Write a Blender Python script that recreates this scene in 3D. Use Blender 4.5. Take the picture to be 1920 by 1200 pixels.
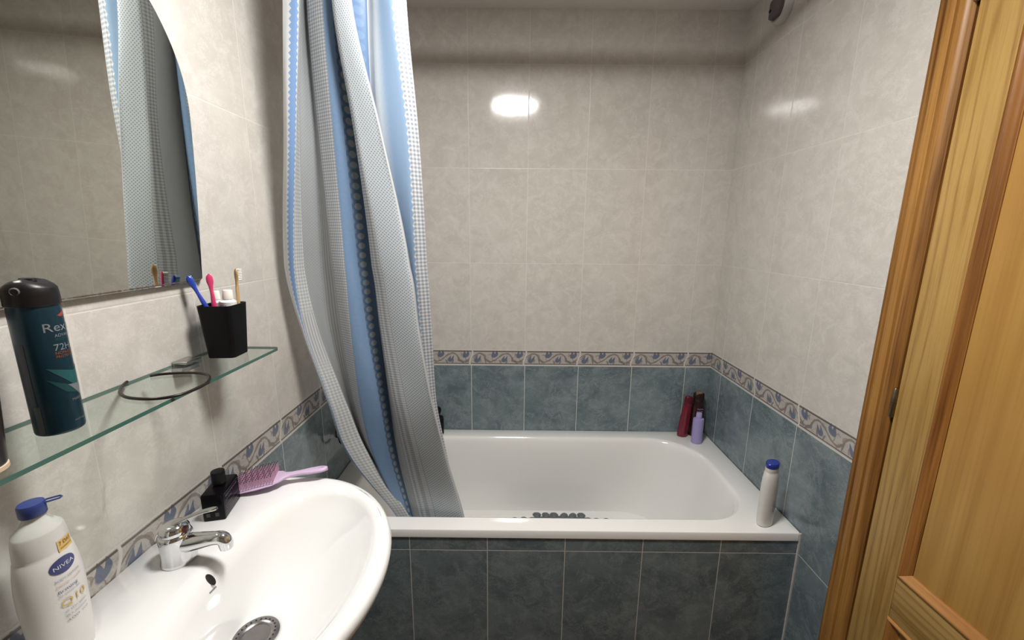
import bpy, bmesh, math, random
from mathutils import Vector, Matrix
from mathutils.bvhtree import BVHTree
random.seed(7)
for o in list(bpy.data.objects): bpy.data.objects.remove(o)
SC = bpy.context.scene
COL = SC.collection
PI = math.pi

# ------------------------------------------------------------------ camera, world, exposure
F = 774.67; YAW = -0.0018; PITCH = -0.2031; ROLL = 0.009
CAM = Vector((-0.92513, -1.84813, 1.478))
cy_, sy_ = math.cos(YAW), math.sin(YAW); cp_, sp_ = math.cos(PITCH), math.sin(PITCH)
FW = Vector((sy_*cp_, cy_*cp_, sp_)); R0 = Vector((cy_, -sy_, 0)); U0 = R0.cross(FW)
RT = math.cos(ROLL)*R0 + math.sin(ROLL)*U0; UP = -math.sin(ROLL)*R0 + math.cos(ROLL)*U0
cd = bpy.data.cameras.new('camera'); cam = bpy.data.objects.new('camera', cd); COL.objects.link(cam)
m = Matrix((RT, UP, -FW)).transposed().to_4x4(); m.translation = CAM
cam.matrix_world = m
cd.sensor_width = 36; cd.lens = F/1920*36; cd.clip_start = 0.02; cd.clip_end = 50
SC.camera = cam
SC.view_settings.view_transform = 'Standard'; SC.view_settings.look = 'None'
SC.view_settings.gamma = 1; SC.view_settings.use_curve_mapping = False
SC.view_settings.exposure = 2.0
w = bpy.data.worlds.new('world'); SC.world = w; w.use_nodes = True
w.node_tree.nodes['Background'].inputs[0].default_value = (0.8, 0.85, 1, 1)
w.node_tree.nodes['Background'].inputs[1].default_value = 0.02
SC.cycles.max_bounces = 10; SC.cycles.transparent_max_bounces = 16
SC.cycles.caustics_reflective = False; SC.cycles.caustics_refractive = False
LAMP_POS = (-0.925, -1.16, 2.3556); LAMP_POWER = 34.0; LAMP_COL = (1.0, 0.975, 0.945)

def proj(p):
    v = Vector(p)-CAM; d = v.dot(FW)
    return 960+F*v.dot(RT)/d, 600-F*v.dot(UP)/d
def hit(px, py, ax, val):           # point where the sight line of a measured spot meets a real plane
    d = FW+RT*((px-960)/F)-UP*((py-600)/F)
    t = (val-CAM[ax])/d[ax]
    return CAM+d*t

# room measures (metres), all solved from the tile grid (25 x 40 cm tiles)
L = 1.5933; ZC = 2.3556; ZT = 0.955; HB = 0.0748; TH = 0.40; TW = 0.25
JB = 0.1166; JR = 0.1013; JL = 0.4941; YA = -0.692; YF = -2.75

# ------------------------------------------------------------------ node expression helper
class X:
    def __init__(s, nt, sock): s.nt = nt; s.s = sock
    def _m(s, op, *a, clamp=False):
        n = s.nt.nodes.new('ShaderNodeMath'); n.operation = op; n.use_clamp = clamp
        for i, v in enumerate((s,)+a):
            if isinstance(v, X): s.nt.links.new(v.s, n.inputs[i])
            else: n.inputs[i].default_value = v
        return X(s.nt, n.outputs[0])
    def __add__(s, o): return s._m('ADD', o)
    __radd__ = __add__
    def __sub__(s, o): return s._m('SUBTRACT', o)
    def __rsub__(s, o): return (s*-1.0)+o
    def __mul__(s, o): return s._m('MULTIPLY', o)
    __rmul__ = __mul__
    def __truediv__(s, o): return s._m('DIVIDE', o)
    def __neg__(s): return s*-1.0
    def fr(s): return s._m('FRACT')
    def fl(s): return s._m('FLOOR')
    def ab(s): return s._m('ABSOLUTE')
    def sin(s): return s._m('SINE')
    def cos(s): return s._m('COSINE')
    def sq(s): return s._m('SQRT')
    def pw(s, p): return s._m('POWER', p)
    def mn(s, o): return s._m('MINIMUM', o)
    def mx(s, o): return s._m('MAXIMUM', o)
    def lt(s, o): return s._m('LESS_THAN', o)
    def gt(s, o): return s._m('GREATER_THAN', o)
    def cl(s): return s._m('ADD', 0.0, clamp=True)
    def ss(s, a, b):                 # smoothstep from a to b (a may exceed b)
        t = ((s-a)*(1.0/(b-a))).cl()
        return t*t*(3.0-2.0*t)
def edge(x): # distance of fract(x) to nearest integer
    f = x.fr(); return f.mn(1.0-f)
class MB_:
    def __init__(s, name):
        s.mat = bpy.data.materials.new(name); s.mat.use_nodes = True
        s.nt = s.mat.node_tree; s.b = s.nt.nodes['Principled BSDF']
    def coords(s, kind='Object'):
        n = s.nt.nodes.new('ShaderNodeTexCoord'); q = s.nt.nodes.new('ShaderNodeSeparateXYZ')
        s.nt.links.new(n.outputs[kind], q.inputs[0]); return [X(s.nt, q.outputs[i]) for i in range(3)]
    def uv(s, name):
        n = s.nt.nodes.new('ShaderNodeUVMap'); n.uv_map = name; q = s.nt.nodes.new('ShaderNodeSeparateXYZ')
        s.nt.links.new(n.outputs[0], q.inputs[0]); return X(s.nt, q.outputs[0]), X(s.nt, q.outputs[1])
    def vec(s, x, y, z):
        c = s.nt.nodes.new('ShaderNodeCombineXYZ')
        for i, v in enumerate((x, y, z)):
            if isinstance(v, X): s.nt.links.new(v.s, c.inputs[i])
            else: c.inputs[i].default_value = v
        return c.outputs[0]
    def noise(s, vec, scale, detail=3, rough=.55, dist=0.0):
        n = s.nt.nodes.new('ShaderNodeTexNoise'); n.inputs['Scale'].default_value = scale
        n.inputs['Detail'].default_value = detail; n.inputs['Roughness'].default_value = rough
        n.inputs['Distortion'].default_value = dist
        if vec is not None: s.nt.links.new(vec, n.inputs['Vector'])
        return X(s.nt, n.outputs[0])
    def mix(s, f, a, b):
        n = s.nt.nodes.new('ShaderNodeMix'); n.data_type = 'RGBA'
        for i, v in ((0, f), (6, a), (7, b)):
            if isinstance(v, X): s.nt.links.new(v.s, n.inputs[i])
            elif hasattr(v, 'node'): s.nt.links.new(v, n.inputs[i])
            elif isinstance(v, (int, float)): n.inputs[i].default_value = v
            else: n.inputs[i].default_value = (*v, 1)
        return n.outputs[2]
    def set(s, **k):
        for a, v in k.items():
            a = a.replace('_', ' ')
            inp = s.b.inputs[a]
            if isinstance(v, X): s.nt.links.new(v.s, inp)
            elif hasattr(v, 'node'): s.nt.links.new(v, inp)
            elif isinstance(v, tuple) and len(v) == 3: inp.default_value = (*v, 1)
            else: inp.default_value = v
        return s.mat
    def bump(s, h, strength, dist=0.001):
        n = s.nt.nodes.new('ShaderNodeBump'); n.inputs['Strength'].default_value = strength
        n.inputs['Distance'].default_value = dist; s.nt.links.new(h.s, n.inputs['Height'])
        s.nt.links.new(n.outputs[0], s.b.inputs['Normal'])
_simple = {}
def flat(name, col, rough=.4, metal=0.0, coat=0.0, var=0.06, scale=40, spec=None):
    if name in _simple: return _simple[name]
    M = MB_(name); n = M.noise(M.coords('Object')[0] and M.nt.nodes.new('ShaderNodeTexCoord').outputs['Object'], scale)
    a = tuple(c*(1-var) for c in col); b = tuple(min(1, c*(1+var)) for c in col)
    M.set(Base_Color=M.mix(n, a, b), Roughness=rough, Metallic=metal, Coat_Weight=coat)
    if spec is not None: M.set(Specular_IOR_Level=spec)
    _simple[name] = M.mat; return M.mat

# ------------------------------------------------------------------ mesh helpers
def mesh_obj(name, verts, faces, mat=None, parent=None, smooth=True, mats=None, fm=None, loc=None):
    me = bpy.data.meshes.new(name); me.from_pydata([tuple(v) for v in verts], [], faces); me.update()
    for mm in (mats or ([mat] if mat else [])): me.materials.append(mm)
    if fm:
        for p, i in zip(me.polygons, fm): p.material_index = i
    if smooth: me.polygons.foreach_set('use_smooth', [True]*len(me.polygons))
    o = bpy.data.objects.new(name, me); COL.objects.link(o)
    if loc is not None:
        loc = Vector(loc); me.transform(Matrix.Translation(-loc)); o.location = loc
    if parent is not None:
        o.parent = parent; o.location = o.location - parent.location if loc is not None else -parent.location
    return o
def recalc(o):
    bm = bmesh.new(); bm.from_mesh(o.data); bmesh.ops.recalc_face_normals(bm, faces=bm.faces); bm.to_mesh(o.data); bm.free()
def sharp(o, ang=35):
    o.data.set_sharp_from_angle(angle=math.radians(ang))
def tag(o, label=None, cat=None, group=None, kind=None):
    if label: o['label'] = label
    if cat: o['category'] = cat
    if group: o['group'] = group
    if kind: o['kind'] = kind
    return o
def thing(name, loc, label, cat, group=None):
    o = bpy.data.objects.new(name, None); COL.objects.link(o); o.location = loc; o.empty_display_size = .02
    return tag(o, label, cat, group)
class G:                               # geometry collector in world coordinates
    def __init__(s): s.v = []; s.f = []; s.m = []
    def add(s, v, f, m=0):
        n = len(s.v); s.v += [Vector(p) for p in v]; s.f += [tuple(i+n for i in q) for q in f]; s.m += [m]*len(f)
    def loops(s, loops, cap0=True, cap1=True, closed=True, m=0):
        n = len(loops[0]); v = [p for l in loops for p in l]; f = []
        for i in range(len(loops)-1):
            for j in range(n if closed else n-1):
                k = (j+1) % n; f.append((i*n+j, i*n+k, (i+1)*n+k, (i+1)*n+j))
        if cap0: f.append(tuple(range(n))[::-1])
        if cap1: f.append(tuple((len(loops)-1)*n+j for j in range(n)))
        s.add(v, f, m)
    def lathe(s, prof, c=(0, 0, 0), n=48, sx=1, sy=1, rot=0, m=0, M=None):
        ls = []
        for r, z in prof:
            l = []
            for j in range(n):
                a = 2*PI*j/n; p = Vector((r*sx*math.cos(a), r*sy*math.sin(a), z))
                p = Matrix.Rotation(rot, 3, 'Z') @ p
                if M is not None: p = M @ p
                l.append(p+Vector(c))
            ls.append(l)
        s.loops(ls, prof[0][0] > 1e-6, prof[-1][0] > 1e-6, m=m)
    def box(s, lo, hi, m=0, M=None, c=(0, 0, 0)):
        v = [Vector((x, y, z)) for x in (lo[0], hi[0]) for y in (lo[1], hi[1]) for z in (lo[2], hi[2])]
        if M is not None: v = [M @ p for p in v]
        v = [p+Vector(c) for p in v]
        s.add(v, [(0, 1, 3, 2), (4, 6, 7, 5), (0, 4, 5, 1), (2, 3, 7, 6), (0, 2, 6, 4), (1, 5, 7, 3)], m)
    def tube(s, pts, r, n=12, m=0, flatten=None):
        pts = [Vector(p) for p in pts]; ls = []; prev = None
        for i, p in enumerate(pts):
            t = (pts[min(i+1, len(pts)-1)]-pts[max(i-1, 0)]).normalized()
            if prev is None:
                a = Vector((0, 0, 1)) if abs(t.z) < .9 else Vector((1, 0, 0)); prev = t.cross(a).normalized()
            e1 = (prev-t*prev.dot(t)).normalized(); prev = e1; e2 = t.cross(e1)
            rr = r[i] if isinstance(r, (list, tuple)) else r
            fl = flatten if flatten else (1, 1)
            ls.append([p+e1*math.cos(2*PI*j/n)*rr*fl[0]+e2*math.sin(2*PI*j/n)*rr*fl[1] for j in range(n)])
        s.loops(ls, m=m)
    def obj(s, name, mat=None, parent=None, smooth=True, mats=None, loc=None, ang=38, bevel=0):
        o = mesh_obj(name, s.v, s.f, mat, parent, smooth, mats, s.m if mats else None, loc); recalc(o)
        if bevel:
            bm = bmesh.new(); bm.from_mesh(o.data)
            es = [e for e in bm.edges if e.is_manifold and e.calc_face_angle(0) > .5]
            bmesh.ops.bevel(bm, geom=es, offset=bevel, segments=3, affect='EDGES', profile=.5, clamp_overlap=True)
            bm.to_mesh(o.data); bm.free()
            if smooth: o.data.polygons.foreach_set('use_smooth', [True]*len(o.data.polygons))
        if smooth: sharp(o, ang)
        return o
def rrect(x0, x1, y0, y1, r, z, k=8, m=6):
    if not isinstance(r, (tuple, list)): r = (r,)*4   # corners: x1y1, x0y1, x0y0, x1y0
    out = []; cs = [(x1, y1, 0, -1, -1), (x0, y1, 90, 1, -1), (x0, y0, 180, 1, 1), (x1, y0, 270, -1, 1)]
    arcs = []
    for (cx, cy, a0, sx, sy), rr in zip(cs, r):
        c = (cx+sx*rr, cy+sy*rr)
        arcs.append([(c[0]+rr*math.cos(math.radians(a0+90*i/k)), c[1]+rr*math.sin(math.radians(a0+90*i/k))) for i in range(k+1)])
    for i in range(4):
        out += arcs[i]; a = arcs[i][-1]; b = arcs[(i+1) % 4][0]
        out += [(a[0]+(b[0]-a[0])*t/m, a[1]+(b[1]-a[1])*t/m) for t in range(1, m)]
    return [Vector((x, y, z)) for x, y in out]
def cr(p, t):                          # catmull-rom through list p at float t
    n = len(p)-1; i = min(int(t), n-1); f = t-i
    a = p[max(i-1, 0)]; b = p[i]; c = p[i+1]; d = p[min(i+2, n)]
    return 0.5*((2*b)+(c-a)*f+(2*a-5*b+4*c-d)*f*f+(3*b-a-3*c+d)*f**3)
def smooth_path(pts, n):
    pts = [Vector(p) for p in pts]; return [cr(pts, (len(pts)-1)*i/n) for i in range(n+1)]
def text_mesh(txt, size, width=None):
    cu = bpy.data.curves.new('txt', 'FONT'); cu.body = txt; cu.size = size; cu.resolution_u = 3
    o = bpy.data.objects.new('txt', cu); COL.objects.link(o)
    bpy.context.view_layer.update()
    dg = bpy.context.evaluated_depsgraph_get(); me = bpy.data.meshes.new_from_object(o.evaluated_get(dg))
    v = [Vector(q.co) for q in me.vertices]; f = [tuple(p.vertices) for p in me.polygons]
    bpy.data.objects.remove(o); bpy.data.meshes.remove(me); bpy.data.curves.remove(cu)
    if width:
        x1 = max(p.x for p in v); k = width/x1; v = [Vector((p.x*k, p.y, 0)) for p in v]
    return v, f
def print_on(name, txt, size, mapf, mat, parent, width=None):
    v, f = text_mesh(txt, size, width)
    g = G(); g.add([mapf(p.x, p.y) for p in v], f)
    return mesh_obj(name, g.v, g.f, mat, parent, False)

# ------------------------------------------------------------------ tile material
def tile_mat(name, U, joint):
    """U: 'x' or 'y' axis along the wall; joint: distance of the first vertical joint from 0"""
    M = MB_(name); x, y, z = M.coords('Object')
    a = -x if U == 'x' else -y
    u = (a-joint)/TW
    def body(vv, seed, lo, hi, hi2, scale):
        iu = u.fl(); iv = vv.fl()
        vec = M.vec(u*TW+iu*3.7+seed, vv*TH+iv*5.3, iu*1.3+iv*2.1)
        n1 = M.noise(vec, scale, 6, .68, 1.1); n2 = M.noise(vec, scale*.42, 5, .62, 1.0); n3 = M.noise(vec, scale*2.6, 3, .6, 2.2)
        vein = 1.0-((n3-.5).ab()*13.0).cl()
        c = M.mix(n2.ss(.36, .64), lo, hi)
        c = M.mix(n1.ss(.46, .70)*.45, c, hi2)
        return M.mix(vein*n1.ss(.36, .56)*.5, c, hi2), n1
    vl = (z-ZT)/TH; vt = (ZT-HB-z)/TH
    cl, nl = body(vl, 0.0, (.535, .507, .465), (.585, .557, .513), (.685, .657, .615), 20)
    ct, ntt = body(vt, 7.0, (.112, .150, .170), (.172, .220, .240), (.28, .335, .345), 15)
    du = edge(u)*TW
    gl = 1.0-(du.mn(edge(vl)*TH)).ss(.0008, .0020)
    gt = 1.0-(du.mn(edge(vt)*TH)).ss(.0008, .0020)
    cl = M.mix(gl*.75, cl, (.66, .63, .58)); ct = M.mix(gt*.9, ct, (.62, .61, .56))
    # border: vine with tulips, one repeat per tile, wavy joint between the tiles
    vb = (z-(ZT-HB))/HB; 
    us = u+((vb-.5)*5.0).sin()*.028
    fu = us.fr()
    nz = M.noise(M.vec(a*1.0, z, 0.0), 90, 3, .6, .5)
    vine = vb-.5-((fu-.37)*(4*PI)).cos()*.27+(nz-.5)*.10
    stem = 1.0-vine.ab().ss(.030, .062)
    curl = vb-.5+((fu-.30)*(8*PI)).cos()*.20+(nz-.5)*.22
    stem2 = (1.0-curl.ab().ss(.018, .045))*((fu*(4*PI)+.6).sin().gt(-.1))
    flower = None
    for fx, fy, s in ((.12, .66, 1.35), (.37, .36, 1.15), (.585, .68, 1.35), (.87, .34, 1.3)):
        dx = (fu-fx)*(TW/HB)*3.4; dy = (vb-fy)*3.6
        cup = (dx*dx+dy*dy).sq()
        body_ = 1.0-cup.ss(.42*s, .56*s)
        spike = (((dx*(1.9/s)+.5).fr()-.5).ab()*1.5-.30)*s
        crown = (dy.gt(.0))*(dy.lt(spike+.42*s))*(dx.ab().lt(.50*s))
        fl_ = (body_*(dy.lt(.20*s))).mx(crown)
        flower = fl_ if flower is None else flower.mx(fl_)
    def leaves(lst):
        out = None
        for fx, fy, ang, ln, wd in lst:
            dx = (fu-fx)*(TW/HB); dy = vb-fy; ca, sa = math.cos(math.radians(ang)), math.sin(math.radians(ang))
            p = (dx*ca+dy*sa)*(1.0/ln); q = (dy*ca-dx*sa+p*p*.05)*(1.0/wd)
            e = 1.0-(p*p+q*q).ss(.75, 1.0); out = e if out is None else out.mx(e)
        return out
    lf = leaves(((.165, .27, 25, .26, .075), (.225, .42, 62, .20, .055), (.05, .24, -8, .16, .06), (.315, .25, 100, .15, .05), (.43, .24, 60, .15, .05), (.72, .35, 62, .24, .05), (.93, .56, -60, .18, .05)))
    lg = leaves(((.66, .30, 40, .22, .055), (.77, .66, 35, .22, .055), (.47, .66, -50, .20, .05), (.20, .70, 70, .15, .04), (.80, .30, 85, .14, .045)))
    lines = ((vb-.90).ab().lt(.034)).mx((vb-.115).ab().lt(.024))
    bc = M.mix(nz.ss(.35, .65), (.41, .385, .36), (.52, .49, .45))
    bc = M.mix(lf*.85, bc, (.165, .165, .18)); bc = M.mix(lg*.75, bc, (.27, .20, .175))
    bc = M.mix(stem2*.85, bc, (.25, .20, .17)); bc = M.mix(stem*.85, bc, (.20, .165, .14))
    bc = M.mix((nz.ss(.52, .60))*.45, bc, (.24, .21, .20)); bc = M.mix(flower*.92, bc, (.115, .14, .205))
    bc = M.mix(lines*.95, bc, (.115, .095, .085))
    jn = (1.0-(edge(us)*TW).ss(.002, .0045)).mx(((vb-.96).gt(0.0)).mx(vb.lt(.06)))
    bc = M.mix(jn, bc, (.62, .60, .55))
    isb = (z.lt(ZT))*(z.gt(ZT-HB)); isl = z.gt(ZT)
    col = M.mix(isl, ct, cl); col = M.mix(isb, col, bc)
    g = (gl*isl).mx(gt*(z.lt(ZT-HB)))
    wav = M.noise(M.nt.nodes.new('ShaderNodeTexCoord').outputs['Object'], 7, 2, .5)
    fine = M.noise(M.nt.nodes.new('ShaderNodeTexCoord').outputs['Object'], 60, 3, .6)
    M.bump((wav*1.0+fine*.05-g*.5), .30, .002)
    M.set(Base_Color=col, Roughness=.07+g*.5+fine*.06, Specular_IOR_Level=.5)
    return M.mat
T_BACK = tile_mat('tile_back', 'x', JB); T_APRON = tile_mat('tile_apron', 'x', 0.0)
T_RIGHT = tile_mat('tile_right', 'y', JR); T_LEFT = tile_mat('tile_left', 'y', JL)

# ------------------------------------------------------------------ room shell
def slab(name, lo, hi, mat):
    g = G(); g.box(lo, hi); o = g.obj(name, mat, smooth=False); return tag(o, kind='structure')
PLASTER = flat('ceiling_paint', (.72, .69, .66), .8, var=.02, scale=8)
M = MB_('floor_tile'); x, y, z = M.coords('Object')
gd = (edge(x/.33).mn(edge(y/.33))*.33); n = M.noise(M.vec(x, y, z), 14, 4, .6, 1)
M.set(Base_Color=M.mix(1.0-gd.ss(.001, .002), M.mix(n, (.11, .075, .055), (.16, .11, .085)), (.4, .38, .35)), Roughness=.35); FLOORM = M.mat
slab('wall_back', (-L-.1, 0, 0), (.1, .1, ZC), T_BACK)
slab('wall_left', (-L-.1, YF, 0), (-L, 0, ZC), T_LEFT)
DY0, DY1, DZ = -0.915, -1.655, 2.03     # door opening (y far, y near, height)
g = G(); g.box((0, DY0, 0), (.1, 0, ZC)); g.box((0, YF, 0), (.1, DY1, ZC)); g.box((0, DY1, DZ), (.1, DY0, ZC))
tag(g.obj('wall_right', T_RIGHT, smooth=False), kind='structure')
slab('wall_front', (-L-.1, YF-.1, 0), (.1, YF, ZC), flat('hall_wall', (.26, .20, .15), .7))
slab('floor', (-L-.1, YF-.1, -.1), (.1, .1, 0), FLOORM)
slab('ceiling', (-L-.1, YF-.1, ZC), (.1, .1, ZC+.1), PLASTER)
tag(slab('wall_apron', (-L+.001, YA, .001), (-.001, YA+.05, .5285), T_APRON), 'dark blue-grey tiled apron wall under the front of the bathtub')

CAULK = flat('caulk', (.60, .57, .53), .6, var=.2, scale=120)
g = G(); g.box((-.0045, YA-.0045, .001), (-.0002, YA, .556)); tag(g.obj('trim_1', CAULK, smooth=False), 'pale sealant line where the apron meets the right wall', kind='structure')
g = G(); g.box((-L+.001, YA-.0012, .5272), (-.005, YA+.002, .5286)); tag(g.obj('trim_2', flat('brown_joint', (.30, .22, .18), .7, var=.5, scale=60), smooth=False), 'brownish joint line under the bathtub lip', kind='structure')
# ------------------------------------------------------------------ door
def wood(name, ax, c1, c2, c3, sc=1.0):
    M = MB_(name); x, y, z = M.coords('Object')
    if ax == 'z': al, ac = z, y
    else: al, ac = y, z
    w1 = M.noise(M.vec(ac*1.0, al*.05, x), 9*sc, 3, .5, .3)
    ring = ((ac*150.0*sc+w1*34.0+al*1.5).sin()*.5+.5)
    fine = M.noise(M.vec(ac*1.0, al*.015, x), 260*sc, 3, .7)
    big = M.noise(M.vec(ac, al*.4, x), 5, 2, .5)
    c = M.mix(big.ss(.3, .7), c1, c2); c = M.mix((ring.pw(3.0)*.55+fine.ss(.42, .75)*.50).cl(), c, c3)
    M.bump(fine+ring*.3, .12, .0006)
    M.set(Base_Color=c, Roughness=.42, Coat_Weight=.10, Coat_Roughness=.3, Specular_IOR_Level=.3); return M.mat
W_LEAF = wood('pine_leaf', 'z', (.385, .235, .068), (.475, .305, .100), (.25, .13, .032), 1.6)
W_RAIL = wood('pine_rail', 'y', (.385, .245, .075), (.46, .30, .105), (.22, .12, .03), 1.6)
W_FRAME = wood('pine_frame', 'z', (.30, .135, .030), (.41, .205, .052), (.10, .032, .007), .9)
W_FRAMEH = wood('pine_frame_head', 'y', (.37, .165, .036), (.46, .235, .062), (.15, .048, .010), .8)
W_PANEL = wood('pine_panel', 'z', (.41, .222, .054), (.47, .275, .078), (.34, .175, .042), .55)
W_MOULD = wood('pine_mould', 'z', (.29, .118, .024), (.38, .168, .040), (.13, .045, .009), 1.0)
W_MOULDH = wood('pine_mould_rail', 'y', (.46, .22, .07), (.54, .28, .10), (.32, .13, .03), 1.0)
door = tag(bpy.data.objects.new('door_1', None), 'honey pine panelled door in its moulded frame', kind='structure'); COL.objects.link(door)
door.location = (0, (DY0+DY1)/2, 0)
def strip(prof, path, closed=False):
    """sweep a profile [(w, h)] (w across, h out of the wall towards -x) along corner path in (y,z); w grows to the path's left"""
    g = G(); n = len(path); ls = []
    for i, (py, pz) in enumerate(path):
        def dirn(a, b):
            d = Vector((b[0]-a[0], b[1]-a[1])); return d.normalized()
        if closed: d0 = dirn(path[i-1], path[i]); d1 = dirn(path[i], path[(i+1) % n])
        else:
            d0 = dirn(path[i-1], path[i]) if i else dirn(path[0], path[1]); d1 = dirn(path[i], path[i+1]) if i < n-1 else d0
        n0 = Vector((-d0.y, d0.x)); n1 = Vector((-d1.y, d1.x)); b = (n0+n1).normalized(); k = 1/max(.2, b.dot(n0))
        ls.append([Vector((-h, py+b.x*w_*k, pz+b.y*w_*k)) for w_, h in prof])
    if closed: ls.append(ls[0])
    g.loops(ls, cap0=not closed, cap1=not closed); return g
# architrave (moulded), far jamb only shows
ap = [(0, 0), (0, .011), (.003, .016), (.009, .018), (.015, .017), (.018, .012), (.0205, .0115), (.023, .017), (.030, .0200), (.043, .0205), (.048, .019), (.051, .0130), (.0535, .0130), (.057, .0190), (.066, .0205), (.074, .0190), (.080, .014), (.086, .009), (.0865, 0)]
ap = [(w_*.885, h) for w_, h in ap]
for nm, path, mt in (('architrave', [(DY0+.0765, 0), (DY0+.0765, DZ+.0765)], W_FRAME), ('architrave', [(DY1-.0765, DZ+.0765), (DY1-.0765, 0)], W_FRAME)):
    # width runs toward the opening: flip the profile for each side
    g = strip([(-w_ if nm == 'x' else w_, h) for w_, h in ap], path); g.obj(nm, mt, door)
g = strip(ap, [(DY0+.0765, DZ+.0765), (DY1-.0765, DZ+.0765)]); g.obj('head_architrave', W_FRAMEH, door)
g = G(); g.box((-.003, DY0-.006, 0), (.1, DY0+.001, DZ)); g.box((0, DY1-.001, 0), (.1, DY1+.006, DZ)); g.box((0, DY1, DZ-.006), (.1, DY0, DZ+.001))
g.obj('jamb', W_FRAME, door, smooth=False)
# leaf: stiles, rails, panels
LY0, LY1 = DY0-.008, DY1+.009; XO = -.012   # leaf front face stands proud
ST = .089
def lbox(name, y0, y1, z0, z1, mat, x0=XO, x1=.026, bev=.0012):
    g = G(); g.box((x0, min(y0, y1), z0), (x1, max(y0, y1), z1)); return g.obj(name, mat, door, bevel=bev)
lbox('stile', LY0, LY0-ST, .008, DZ-.01, W_LEAF); lbox('stile', LY1, LY1+ST+.01, .008, DZ-.01, W_LEAF)
PY0, PY1 = LY0-ST, LY1+ST+.01
for z0, z1 in ((.008, .14), (.585, .697), (DZ-.10, DZ-.01)): lbox('rail', PY0-.0005, PY1+.0005, z0, z1, W_RAIL)
mp = [(0, -.004), (0, .014), (.0035, .0165), (.008, .0155), (.012, .010), (.018, .0085), (.0205, .0045), (.0235, .0035), (.024, -.004)]
def moulding(y0, y1, z0, z1):
    # path order such that the profile width runs into the panel; separate pieces for upright and level mouldings
    c = [(y0, z0), (y0, z1), (y1, z1), (y1, z0)]    # y0 far (larger y), y1 near
    for i in range(4):
        a = c[i]; b = c[(i+1) % 4]
        # miter by cutting at corners: build with neighbours then keep one segment
        g = G(); pts = []
        d = Vector((b[0]-a[0], b[1]-a[1])).normalized(); nrm = Vector((-d.y, d.x))
        cen = Vector(((y0+y1)/2-a[0], (z0+z1)/2-a[1]))
        if nrm.dot(cen) < 0: nrm = -nrm
        ls = []
        for p, s in ((a, 1), (b, -1)):
            ls.append([Vector((-h-.000, p[0]+nrm.x*w_+d.x*w_*s, p[1]+nrm.y*w_+d.y*w_*s)) for w_, h in mp])
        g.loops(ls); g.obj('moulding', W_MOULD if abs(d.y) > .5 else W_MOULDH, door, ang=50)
for z0, z1 in ((.697, DZ-.10), (.14, .585)):
    lbox('panel', PY0-.004, PY1+.004, z0-.0, z1+.0, W_PANEL, x0=-.0015, x1=.012, bev=0)
    moulding(PY0, PY1, z0, z1)
STEEL_OLD = flat('old_brass', (.20, .15, .09), .35, .9, var=.3, scale=90)
for zc_ in (1.094, 1.974):
    g = G(); c = Vector((-.0155, DY0-.0045, zc_))
    g.lathe([(.0001, -.037), (.0035, -.0365), (.0052, -.034), (.0056, -.001), (.0042, 0), (.0056, .001), (.0052, .034), (.0035, .0365), (.0001, .037)], c, 20)
    h = g.obj('hinge', STEEL_OLD, door); h['label'] = 'dull brass barrel hinge'

# ------------------------------------------------------------------ ceiling lamp
def emis(name, col, st):
    M = MB_(name); M.set(Base_Color=(.9, .9, .9), Emission_Color=col, Emission_Strength=st, Roughness=.4); return M.mat
WHITE_MET = flat('white_enamel', (.8, .79, .77), .35)
lp = thing('ceiling_lamp', LAMP_POS, 'round white flush ceiling lamp above the washbasin end of the room', 'lamp')
g = G(); g.lathe([(.158, 0), (.160, -.012), (.156, -.026), (.146, -.030), (.143, -.022), (.143, -.004)], LAMP_POS, 64); g.obj('rim', WHITE_MET, lp)
g = G(); g.lathe([(.143, -.024)]+[(.143*math.cos(t*PI/2/10), -.024-.018*math.sin(t*PI/2/10)) for t in range(1, 10)]+[(.0005, -.042)], LAMP_POS, 64)
area = PI*.143**2
g.obj('diffuser', emis('lamp_glass', LAMP_COL, LAMP_POWER), lp)

# ------------------------------------------------------------------ bathtub
CERAMIC = flat('white_enamel_gloss', (.84, .84, .82), .10, coat=.6, var=.01, scale=5)
CERAMIC2 = flat('white_ceramic', (.80, .80, .79), .07, coat=.6, var=.01, scale=5)
def tl(ix0, ix1, iy0, iy1, r, z): return rrect(-L+ix0, -ix1, -.6955+iy0, -iy1, r, z, 12, 14)
R_ = (.20, .10, .10, .15)
g = G()
rr = lambda k: tuple(max(.01, a+k) for a in R_)
loops = [tl(.003, .003, .006, .003, .006, .5290), tl(.0015, .0015, .0, .0015, .008, .5292), tl(.0015, .0015, .0, .0015, .008, .5520),
 tl(.003, .003, .0018, .003, .008, .5555), tl(.006, .006, .006, .006, .008, .5570),
 tl(.070, .083, .054, .060, rr(.03), .5562), tl(.080, .093, .059, .068, rr(.02), .5567), tl(.086, .099, .063, .074, rr(.015), .5548), tl(.091, .106, .067, .079, rr(.01), .5495), tl(.096, .113, .071, .084, rr(.008), .536),
 tl(.105, .130, .078, .093, rr(.006), .48), tl(.125, .175, .090, .106, rr(0), .32), tl(.145, .22, .104, .120, rr(0), .24), tl(.160, .24, .115, .130, rr(-.01), .212), tl(.18, .27, .135, .150, rr(-.02), .200), tl(.35, .5, .26, .27, rr(-.06), .1975), tl(.6, .8, .33, .34, .02, .197)]
g.loops(loops, cap0=False)
tub = g.obj('bathtub', CERAMIC, ang=28); tag(tub, 'white enamelled bathtub built in behind the tiled apron', 'bathtub')
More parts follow.
